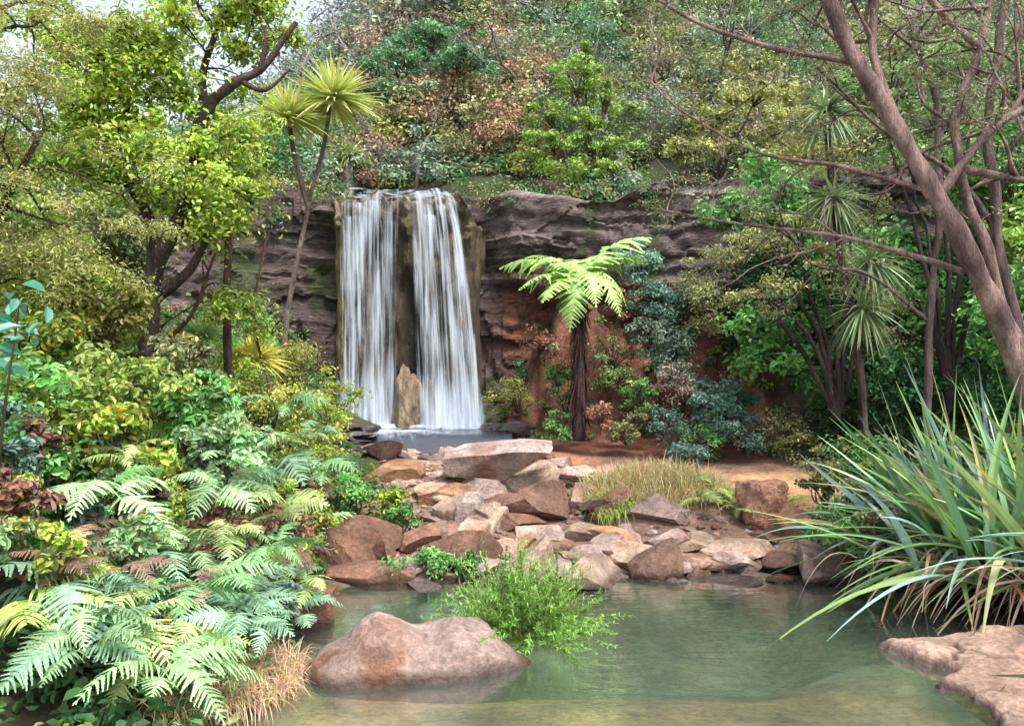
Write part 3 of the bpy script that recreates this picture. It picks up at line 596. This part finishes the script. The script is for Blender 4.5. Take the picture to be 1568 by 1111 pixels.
bushmass('yellow_green_bush',[(-3.1,10,1.5,.55,YG,24),(-2.5,10.2,1.25,.5,LIME*.9,24),(-2.3,9.4,1.0,.4,YG*.8,20),(-3.6,9.7,1.8,.6,LIME*.7,26),(-2.6,11.5,1.35,.5,LIME*.8,22),(-3.3,11.8,2.0,.6,YG*.7,24),(-3.9,11.5,2.3,.7,MID*1.4,26)],.05,85,aspect=.4)
bushmass('streamside_bush',[(-1.75,8.8,.6,.4,MID*1.5,22),(-1.35,8.7,.45,.28,LIME*.7,16),(-1.15,8.3,.4,.2,MID*1.2,12),(-2.2,8.6,.9,.4,LIME*.8,20),(-.75,7.4,.2,.18,MID*1.2,12),(-.4,7.3,.16,.15,MID,9)],.045,75)
bushmass('bank_bush',[(a_,b_,gz(a_,b_)+rng.uniform(.35,.8),rng.uniform(.18,.32),[LIME*.75,MID*1.4,LIME*.9,BG*.8,FERN*.9,A([.30,.17,.12])][rng.integers(6)],10) for a_,b_ in zip(rng.uniform(-4.0,-1.75,56),rng.uniform(4.3,8.8,56))],.052,62)
mb=MB(); leaves(mb,A([[-3.05,4.9,2.35],[-2.95,4.8,2.2],[-3.2,5,2.0],[-3.3,5,2.3]]),A([.16,.16,.12]),9,.12,A([.11,.34,.24]),broad=True,aspect=.45); 
tube(mb,[(-3.4,5.2,.8),(-3.2,5.0,1.6),(-3.0,4.85,2.35)],.014,.006,A([.1,.08,.05]),sides=5); mb.build('large_leaf_shrub',M_leaf)

def limbtree(name,limbs,col,bark,clump=(.34,.34,.22),nleaf=80,size=.07,broad=True,sub=5,subL=.7,extra=(),var=.35,colv=.8,aspect=.5,loose=.22,sides=9,sm=6,depth=1):
    e=empty(name); lb=MB(); bb=MB(); tips=[]
    for (pts,r0,r1,lf) in limbs:
        p=tube(bb,pts,r0,r1,bark,sides=sides,sm=sm,wob=.06)
        if lf:
            for k in range(sub):
                i=rng.integers(int(len(p)*lf),len(p)); d=unit(p[i]-p[max(i-2,0)])
                branch(bb,p[i],unit(d*.6+rng.normal(size=3)*.7+UP*.25),subL*rng.uniform(.6,1.2),min(max(r1*.8,.010),.02),depth,bark,tips,grav=.05)
            tips.append(p[-1])
    T=A(tips) if tips else np.zeros((0,3))
    if len(extra):
        for (c,r,n) in extra:
            d=unit(rng.normal(size=(n,3))); T=np.vstack([T,A(c)+d*A(r)*(.2+.8*rng.random((n,1)))])
    n=len(T); cl=A(col)*(1-colv/2+colv*rng.random((n,1)))
    leaves(lb,T,A(clump)*(.5+.9*rng.random((n,1))),nleaf,size,cl,broad=broad,shell=.2,aspect=aspect,var=var,loose=loose,hue=.18)
    lb.build('leaves',M_leaf,parent=e); bb.build('trunk',M_bark,True,parent=e); return e
DB=A([.10,.072,.062])
limbtree('broadleaf_tree',[([(-4.15,9,1.2),(-4.1,9,2.4),(-4.05,9,3.1),(-3.66,8.9,3.75),(-3.45,8.8,4.6),(-3.3,8.8,4.9)],.12,.07,0),
   ([(-3.3,8.8,4.9),(-3.0,8.7,5.1),(-2.75,8.7,5.25),(-2.35,8.7,5.75)],.065,.025,0),
   ([(-3.0,8.7,5.1),(-2.7,8.7,5.0),(-2.45,8.7,5.25)],.035,.012,0),
   ([(-2.75,8.7,5.25),(-2.7,8.7,5.6),(-2.85,8.7,5.95)],.03,.012,.6),
   ([(-3.4,8.8,4.7),(-3.45,8.9,5.3),(-3.2,8.9,5.9)],.06,.02,.4),
   ([(-4.05,9,3.0),(-4.1,9,3.6),(-4.4,9,4.3),(-4.3,9,5.1)],.08,.03,.4),
   ([(-4.05,9,2.7),(-3.6,9,3.1),(-3.3,9,3.8),(-3.2,9,4.1)],.06,.02,.6),
   ([(-4.4,9,4.1),(-5.0,9.2,5.0),(-5.3,9.2,5.8)],.06,.02,.4)],
   LIME,DB,sub=6,size=.062,nleaf=85,subL=.6,clump=(.27,.27,.17),loose=.5,colv=1.0,var=.45,extra=[((-4.6,8.6,5.2),(1.0,.6,.8),46),((-4.1,8.5,4.3),(.7,.5,.6),24),((-3.35,8.5,3.95),(.5,.4,.4),15),((-3.1,8.6,3.5),(.35,.3,.15),7),((-5.0,8.6,4.2),(.8,.5,.7),22),((-4.0,8.6,5.5),(.8,.5,.5),30),((-3.75,8.7,4.9),(.45,.4,.5),14),((-3.1,9.2,6.0),(.5,.4,.15),6),((-3.0,8.9,4.6),(.35,.3,.3),6)])
limbtree('kanuka_tree',[([(-5.2,7.4,1.2),(-5.0,7.4,2.5),(-4.9,7.3,3.8),(-4.7,7.2,5.2)],.08,.03,.3),([(-5,7.4,2.6),(-4.6,7.2,3.4),(-4.2,7.1,4.0)],.05,.02,.4)],
   YG*.65+OL*.25,DB,clump=(.3,.3,.14),nleaf=190,size=.04,broad=False,aspect=.3,sub=9,subL=.8,loose=.35,extra=[((-4.6,7,4.6),(.7,.5,.7),26),((-4.7,7,3.4),(.6,.4,.6),24),((-4.2,7.2,2.9),(.5,.3,.35),14),((-4.0,7.4,5.2),(.4,.4,.35),8),((-5.2,7.4,5.2),(.8,.5,.6),20)])
limbtree('slender_tree',[([(-3.37,9.5,1.2),(-3.40,9.5,2.2),(-3.38,9.5,3.0),(-3.42,9.5,3.7)],.055,.04,0),([(-3.0,9.9,1.6),(-3.2,9.9,2.6),(-3.0,9.9,3.6)],.02,.012,0),([(-4.1,9.3,2.2),(-3.7,9.3,2.6),(-3.45,9.3,3.3)],.03,.015,.6)],LIME*.8,A([.18,.11,.085]),size=.06,loose=.4,extra=[((-3.45,9.5,3.9),(.35,.3,.25),7)])

def cabbage_tree(name,trunks,heads,col,bark=A([.24,.19,.15]),r=.05,n=170,down=.35,w=.05,dr=.18):
    e=empty(name); bb=MB(); lb=MB()
    for t in trunks: tube(bb,t,r,r*.75,bark,sides=8,wob=.03)
    for (c,rr) in heads: cabbage_head(lb,c,rr,n,col,w=w,down=down,dr=dr)
    lb.build('leaves',M_blade,parent=e); bb.build('trunk',M_bark,True,parent=e)
cabbage_tree('cabbage_tree',[[(-3.65,12.5,1.4),(-3.55,12.5,2.6),(-3.37,12.5,3.6),(-3.17,12.5,4.55),(-2.96,12.5,5.4),(-2.86,12.5,6.0)],[(-3.2,12.5,4.45),(-3.38,12.5,5.1),(-3.50,12.5,5.7)]],[((-2.80,12.5,6.12),.78),((-3.50,12.4,5.78),.72)],A([.56,.62,.20]),bark=A([.17,.13,.11]),r=.045,n=260,w=.06,dr=.08)
cabbage_tree('cabbage_tree',[[(-3.45,16.6,5),(-3.4,16.6,6.2)]],[((-3.4,16.6,6.3),.5)],A([.35,.42,.16]),bark=A([.42,.36,.30]),r=.14)
cabbage_tree('cabbage_tree',[[(4.0,9,1.1),(3.92,9,2.0),(3.8,9,2.7),(3.62,9,3.9),(3.55,9,4.85)],[(3.75,9,2.5),(3.95,9,2.9),(4.05,9,3.1)]],[((3.55,9,4.85),.46),((3.62,8.95,3.85),.42),((4.05,9,3.15),.45),((3.95,8.95,2.6),.42)],A([.26,.36,.17]),bark=A([.14,.09,.075]),r=.05,n=150,down=1.1,w=.035)
mb=MB(); cabbage_head(mb,(-3.3,10.2,2.0),.5,190,A([.70,.66,.14]),w=.04,down=.1); mb.build('spiky_yellow_plant',M_blade)
mb=MB(); cabbage_head(mb,(-3.95,10.1,2.3),.5,110,A([.34,.48,.18]),w=.04,down=.0); tube(mb,[(-3.95,10.1,1.3),(-3.95,10.1,2.3)],.04,.03,A([.1,.07,.05])); mb.build('young_cabbage_tree',M_blade)

# tree fern
e=empty('tree_fern'); bb=MB(); tube(bb,[(1.03,12.3,.8),(1.05,12.3,1.7),(1.06,12.3,2.6),(1.07,12.3,3.30)],.11,.08,A([.055,.036,.03]),sides=10)
n=240; z0=rng.uniform(1.2,3.2,n); a=rng.uniform(0,6.28,n); ribbons(bb,xyz(1.05+.09*np.cos(a),12.3+.09*np.sin(a),z0),xyz(np.cos(a)*.35,np.sin(a)*.35,-1+0*a),rng.uniform(.15,.35,n),.025,.2,A([.09,.05,.035]))
bb.build('trunk',M_bark,True,e); lb=MB(); TF=frond_template(24,6,.50,.50,.27,.023,seed=9); TF2=frond_template(24,6,.75,1.15,.27,.023,seed=10); TG=A([.42,.64,.20])
for (az,pi_,L_,tp_) in [(184,.10,1.45,TF),(205,-.22,1.25,TF),(226,-.45,1.15,TF),(255,-.55,1.1,TF2),(312,-.30,1.0,TF2),(335,-.15,.9,TF2),(22,.50,1.6,TF),(8,.25,1.25,TF),(150,.35,1.2,TF),(100,.4,1.,TF),(60,.4,1.2,TF),(240,-.95,1.0,TF),(283,-.2,.9,TF2)]:
    frond(lb,(1.07,12.3,3.32),math.radians(az),pi_,L_,TG,tp_,roll=rng.normal()*.15)
lb.build('fronds',M_leaf,parent=e)

# ---------------------------------------------------------------- right leaning trees
PB=A([.35,.235,.21])
limbtree('leaning_tree',[([(4.75,6.9,.5),(4.4,6.7,1.5),(4.1,6.6,2.25),(3.75,6.5,2.8),(3.4,6.5,3.45),(3.1,6.5,4.0),(2.82,6.5,4.5),(2.55,6.5,5.1),(2.3,6.5,5.8)],.11,.045,0),
  ([(4.1,6.6,2.2),(3.95,6.6,2.9),(3.75,6.6,3.4),(3.68,6.6,3.95),(3.85,6.6,4.5),(4.1,6.7,5.2)],.05,.03,.6),
  ([(3.15,6.5,3.95),(3.0,6.6,4.6),(3.1,6.7,5.3)],.04,.025,.5),
  ([(3.75,6.6,2.75),(3.3,6.8,2.95),(2.7,7.1,3.15),(2.0,7.4,3.3),(1.3,7.6,3.45)],.028,.007,.4),
  ([(3.4,6.5,3.4),(2.8,6.7,3.65),(2.2,6.9,3.8),(1.6,7.1,4.2),(1.2,7.2,4.6)],.024,.007,.3),
  ([(2.85,6.5,4.45),(2.2,6.6,4.6),(1.7,6.7,4.8),(1.2,6.8,5.1),(.7,6.9,5.3)],.028,.008,.3),
  ([(3.45,6.5,3.3),(3.9,6.5,3.9),(4.4,6.5,4.2)],.045,.028,.5),
  ([(3.7,6.6,3.6),(4.1,6.6,3.55),(4.5,6.6,3.5)],.035,.025,.5),
  ([(3.9,6.6,4.6),(3.5,6.6,5.0),(3.2,6.6,5.4)],.03,.02,.5)],
  OL*.5+DG*.4,PB,clump=(.24,.24,.08),nleaf=42,size=.038,broad=False,aspect=.3,sub=6,subL=.85,loose=.4,sides=16,sm=14,extra=[((1.9,6.7,4.95),(.9,.5,.2),18),((3.5,6.6,4.9),(.9,.4,.2),14),((1.2,6.8,4.98),(.6,.4,.1),14)])
limbtree('leaning_tree',[([(5.0,7.6,.9),(4.85,7.6,2.2),(4.6,7.6,3.4),(4.55,7.6,4.6),(4.8,7.6,5.8)],.065,.035,0),([(4.6,7.6,3.3),(4.2,7.7,3.9),(3.6,7.8,4.3),(3.0,7.8,4.9)],.032,.012,.5),([(4.15,8,.9),(4.2,8,2.5),(4.3,8,3.6),(4.25,8,4.6),(4.0,8,5.4)],.04,.03,.6),([(4.2,8,2.4),(3.6,8.1,2.9),(3.1,8.2,3.0),(2.7,8.2,3.5)],.022,.008,.5)],
  OL*.7,A([.21,.145,.135]),clump=(.26,.26,.1),nleaf=50,size=.042,broad=False,aspect=.3,sub=6,subL=.7,loose=.4)

# ---------------------------------------------------------------- flax
def flax(name,c,n,Lr,az0,spread,col=A([.20,.36,.20])):
    e=empty(name); mb=MB(); c=A(c)
    az=az0+rng.normal(size=n)*spread; el=rng.uniform(.30,1.45,n); d=xyz(np.cos(az)*np.cos(el),np.sin(az)*np.cos(el),np.sin(el))
    p=c+xyz(rng.normal(size=n)*.25,rng.normal(size=n)*.2,np.zeros(n))
    cols=np.where(rng.random((n,1))<.6,col,A([[.26,.42,.14]])); cols=np.where(rng.random((n,1))<.2,A([[.24,.38,.33]]),cols); cols=np.where(rng.random((n,1))<.08,A([[.5,.44,.2]]),cols)
    L=rng.uniform(Lr[0],Lr[1],n)
    ribbons(mb,p,d,L,rng.uniform(.055,.095,n),rng.uniform(.1,.7,n)*np.cos(el)**.5,cols,seg=12,fold=True,var=.4,tipw=.03,basew=.5,curl=.09)
    mb.build('leaves',M_blade,parent=e)
    mb=MB(); n2=n//2+50; az=az0+rng.normal(size=n2)*.9; el=rng.uniform(.1,1.1,n2); d=xyz(np.cos(az)*np.cos(el),np.sin(az)*np.cos(el),np.sin(el))
    p=c+xyz(rng.normal(size=n2)*.3,rng.normal(size=n2)*.2,np.zeros(n2)+.1)
    cols=A([[.55,.30,.15],[.60,.44,.34],[.42,.22,.15],[.6,.5,.40]])[rng.integers(0,4,n2)]
    ribbons(mb,p,d,rng.uniform(.5,1.15,n2),rng.uniform(.02,.045,n2),rng.uniform(.7,1.3,n2),cols,seg=8,fold=True,tipw=.1,curl=.2)
    mb.build('dead_leaves',M_blade,parent=e)
flax('flax_bush',(4.0,6.35,.25),130,(1.3,2.3),2.6,.9)
flax('flax_bush',(3.75,6.9,.3),80,(1.1,1.9),2.9,.8)
flax('flax_bush',(4.4,6.0,.3),110,(1.3,2.2),2.2,1.2,A([.22,.40,.16]))
mb=MB()
ribbons(mb,A([[3.75,6.0,.45],[3.85,5.9,.4],[4.1,5.8,.45],[3.7,6.1,.35]]),A([[-.6,-.55,.9],[-.35,-.6,.9],[-.1,-.8,.8],[-.8,-.2,.75]]),A([1.0,.9,.9,.8]),.075,A([1.25,1.3,1.2,1.]),A([[.45,.42,.2],[.65,.32,.06],[.36,.42,.22],[.5,.4,.25]]),seg=12,fold=True,tipw=.05); mb.build('drooping_flax_leaves',M_blade)
bushmass('bank_shrub',[(3.15,7.3,.45,.35,MID*1.1,20),(3.4,7.5,.75,.4,FERN*.6,20),(3.2,6.85,.25,.3,MID,16),(3.6,7.9,1.0,.4,MID*1.2,20),(3.35,8.5,.8,.35,OL,16),(3.2,7.0,.6,.25,OL*.8,12)],.05,75)

# ---------------------------------------------------------------- ferns on left bank
mb=MB(); plants=[]
for k in range(66):
    b=rng.uniform(4.1,8.6); a=rng.uniform(-1.75-.18*b,-1.55) if b<7 else rng.uniform(-3.9,-1.9)
    plants.append((a,b))
FC=[FERN,FERN*1.15,A([.42,.54,.20]),A([.26,.44,.28]),A([.20,.38,.16])]
for (a,b) in plants:
    g=gz(a,b); fern(mb,(a,b,g+rng.uniform(.15,.5)),rng.uniform(.32,.58),int(rng.integers(5,8)),FC[rng.integers(5)]*rng.uniform(.7,1.25),bias=-.6,bw=.3)
for (a,b,z0) in [(-2.1,4.5,.5),(-2.5,4.6,.65),(-1.9,4.9,.6),(-2.4,5.2,.85),(-2.0,5.6,.8),(-2.7,5.4,1.1),(-1.75,5.9,.65),(-2.3,6.2,1.0),(-2.9,6,1.3),(-1.9,6.6,.8),(-2.5,6.9,1.15),(-2.1,7.3,1.0),(-2.8,7.2,1.4),(-1.9,7.9,.95),(-2.3,8.1,1.2),(-2.9,8,1.55),(-2.2,9,1.2),(-2.6,9.2,1.5)]:
    fern(mb,(a,b,z0),rng.uniform(.38,.68),7,FC[rng.integers(5)]*rng.uniform(.85,1.3),bias=-.6,bw=.4)
mb.build('fern_bank',M_leaf)
mb=MB()
for k in range(30):
    a=rng.uniform(-3.2,-1.6);b=rng.uniform(4.3,8); fern(mb,(a,b,gz(a,b)+rng.uniform(.3,.7)),.36,4,A([.34,.21,.16])*rng.uniform(.6,1.3))
mb.build('dead_fern_fronds',M_leaf)
mb=MB()
for (c,az,L_) in [((-2.75,4.45,.72),-.3,.6),((-2.8,4.5,.8),.2,.55),((-2.75,4.4,.68),-.9,.5),((-2.85,4.6,.78),.7,.5)]:
    for i in range(22):
        t=.2+.8*i/22; q=A([math.cos(az)*t*L_,math.sin(az)*t*L_,.35*t*L_-.35*t*t*L_])
        for sg in (-1,1):
            dr=unit(A([math.cos(az),math.sin(az),0])*.8+sg*A([-math.sin(az),math.cos(az),0])+UP*.15+rng.normal(size=3)*.1)
            ribbons(mb,A(c)+q,dr,.24*math.sin(math.pi*(.25+.7*t)),.02,.6,A([.42,.54,.14]),seg=4)
mb.build('palm_seedling',M_blade)

# ---------------------------------------------------------------- grasses and water shrub
def grass(name,c,r,n,L,cols,zf=None,w=.008,droop=.6,up=1.):
    mb=MB(); a=rng.uniform(0,6.28,n); q=np.sqrt(rng.random(n)); x_=c[0]+r[0]*q*np.cos(a); y_=c[1]+r[1]*q*np.sin(a); z_=terrain(x_,y_)+c[2]
    d=xyz(rng.normal(size=n)*.5,rng.normal(size=n)*.5,up*np.ones(n))
    ribbons(mb,xyz(x_,y_,z_),d,rng.uniform(L[0],L[1],n),w,droop*rng.uniform(.4,1.4,n),A(cols)[rng.integers(0,len(cols),n)],seg=4,tipw=.1); return mb.build(name,M_blade)
STR=[(.62,.46,.24),(.60,.36,.24),(.48,.46,.17),(.55,.48,.28),(.40,.44,.14)]
grass('dry_grass_mound',(1.65,9.5,0),(.95,.55),4200,(.2,.48),STR,w=.009)
grass('dry_grass_mound',(1.1,9.0,.1),(.25,.3),500,(.15,.35),[(.4,.46,.1),(.28,.42,.08)],w=.010,droop=1.3)
grass('dry_grass_tuft',(-1.55,4.95,.05),(.22,.5),1500,(.2,.42),[(.6,.36,.24),(.55,.40,.30),(.46,.42,.16),(.62,.40,.28)],w=.006,droop=1.2)
grass('dry_grass_tuft',(-1.75,4.5,.1),(.25,.4),800,(.2,.4),[(.5,.30,.2),(.4,.4,.16)],w=.006,droop=1.2)
mb=MB()
for (a,b) in [(2.35,9.2),(2.6,9.3),(2.15,9.0),(2.5,8.9),(3.3,9.4)]: fern(mb,(a,b,gz(a,b)+.12),.36,7,A([.38,.48,.14]))
mb.build('mound_fern',M_leaf)
mb=MB(); ns=330; az=rng.uniform(0,6.28,ns); el=rng.uniform(.15,1.5,ns); d=xyz(np.cos(az)*np.cos(el),np.sin(az)*np.cos(el),np.sin(el)); L=np.where(el>.9,.84,.66)*rng.uniform(.5,1.05,ns)
p0=A([.10,5.85,.0])+xyz(rng.normal(size=ns)*.15,rng.normal(size=ns)*.1,0*az); dro=rng.uniform(.1,.45,ns)
ribbons(mb,p0,d,L,.006,dro,A([.22,.2,.06]),seg=5)
nl=64; T=rng.uniform(.25,1.,(ns,nl,1)); pp=(p0[:,None]+d[:,None]*L[:,None,None]*T-UP*dro[:,None,None]*L[:,None,None]*T*T).reshape(-1,3)
dd=unit(np.repeat(d,nl,axis=0)+rng.normal(size=(ns*nl,3))*.6); kk=(.5+.9*rng.random((ns,1,1))*np.ones((ns,nl,1))).reshape(-1,1)
pp[:,2]=np.maximum(pp[:,2],.02)
ribbons(mb,pp,dd,.042,.009,.2,A([.24,.44,.09])*kk,seg=2,var=.35)
mb.build('water_shrub',M_leaf)
mb=MB(); C=[(rng.uniform(-1.2,-.5),rng.uniform(6.9,7.5),.15) for _ in range(8)]
for c_ in C: leaves(mb,A([c_]),A([.12,.10,.10]),34,.045,MID*1.3,broad=True)
mb.build('water_edge_plant',M_leaf)

# ---------------------------------------------------------------- light, world, camera
sd_=Vector((-.30,.40,-.86)).normalized()
sun=bpy.data.lights.new('sun','SUN'); sun.energy=4.2; sun.angle=math.radians(12); sun.color=(1,.96,.90)
so=bpy.data.objects.new('sun',sun); so.rotation_euler=sd_.to_track_quat('-Z','Y').to_euler(); so.location=(5,-8,20); scene.collection.objects.link(so)
w=bpy.data.worlds.new('World'); scene.world=w; w.use_nodes=True; nt=w.node_tree; bg=nt.nodes['Background']
sk=nt.nodes.new('ShaderNodeTexSky'); sk.sky_type='NISHITA'; sk.sun_disc=False; sk.sun_elevation=math.asin(-sd_.z); sk.sun_rotation=math.atan2(-sd_.x,-sd_.y); sk.air_density=1.; sk.dust_density=4; sk.ozone_density=1
hs=nt.nodes.new('ShaderNodeHueSaturation'); hs.inputs['Saturation'].default_value=.5; hs.inputs['Value'].default_value=2.6
nt.links.new(sk.outputs[0],hs.inputs['Color']); nt.links.new(hs.outputs[0],bg.inputs[0]); bg.inputs[1].default_value=.15
cam=bpy.data.cameras.new('camera'); cam.lens=28; cam.sensor_width=36; cam.clip_end=2000
co=bpy.data.objects.new('camera',cam); co.location=(0,0,2.0); co.rotation_euler=(math.radians(90),0,0); scene.collection.objects.link(co); scene.camera=co
scene.view_settings.view_transform='Standard'; scene.view_settings.look='None'; scene.view_settings.exposure=0
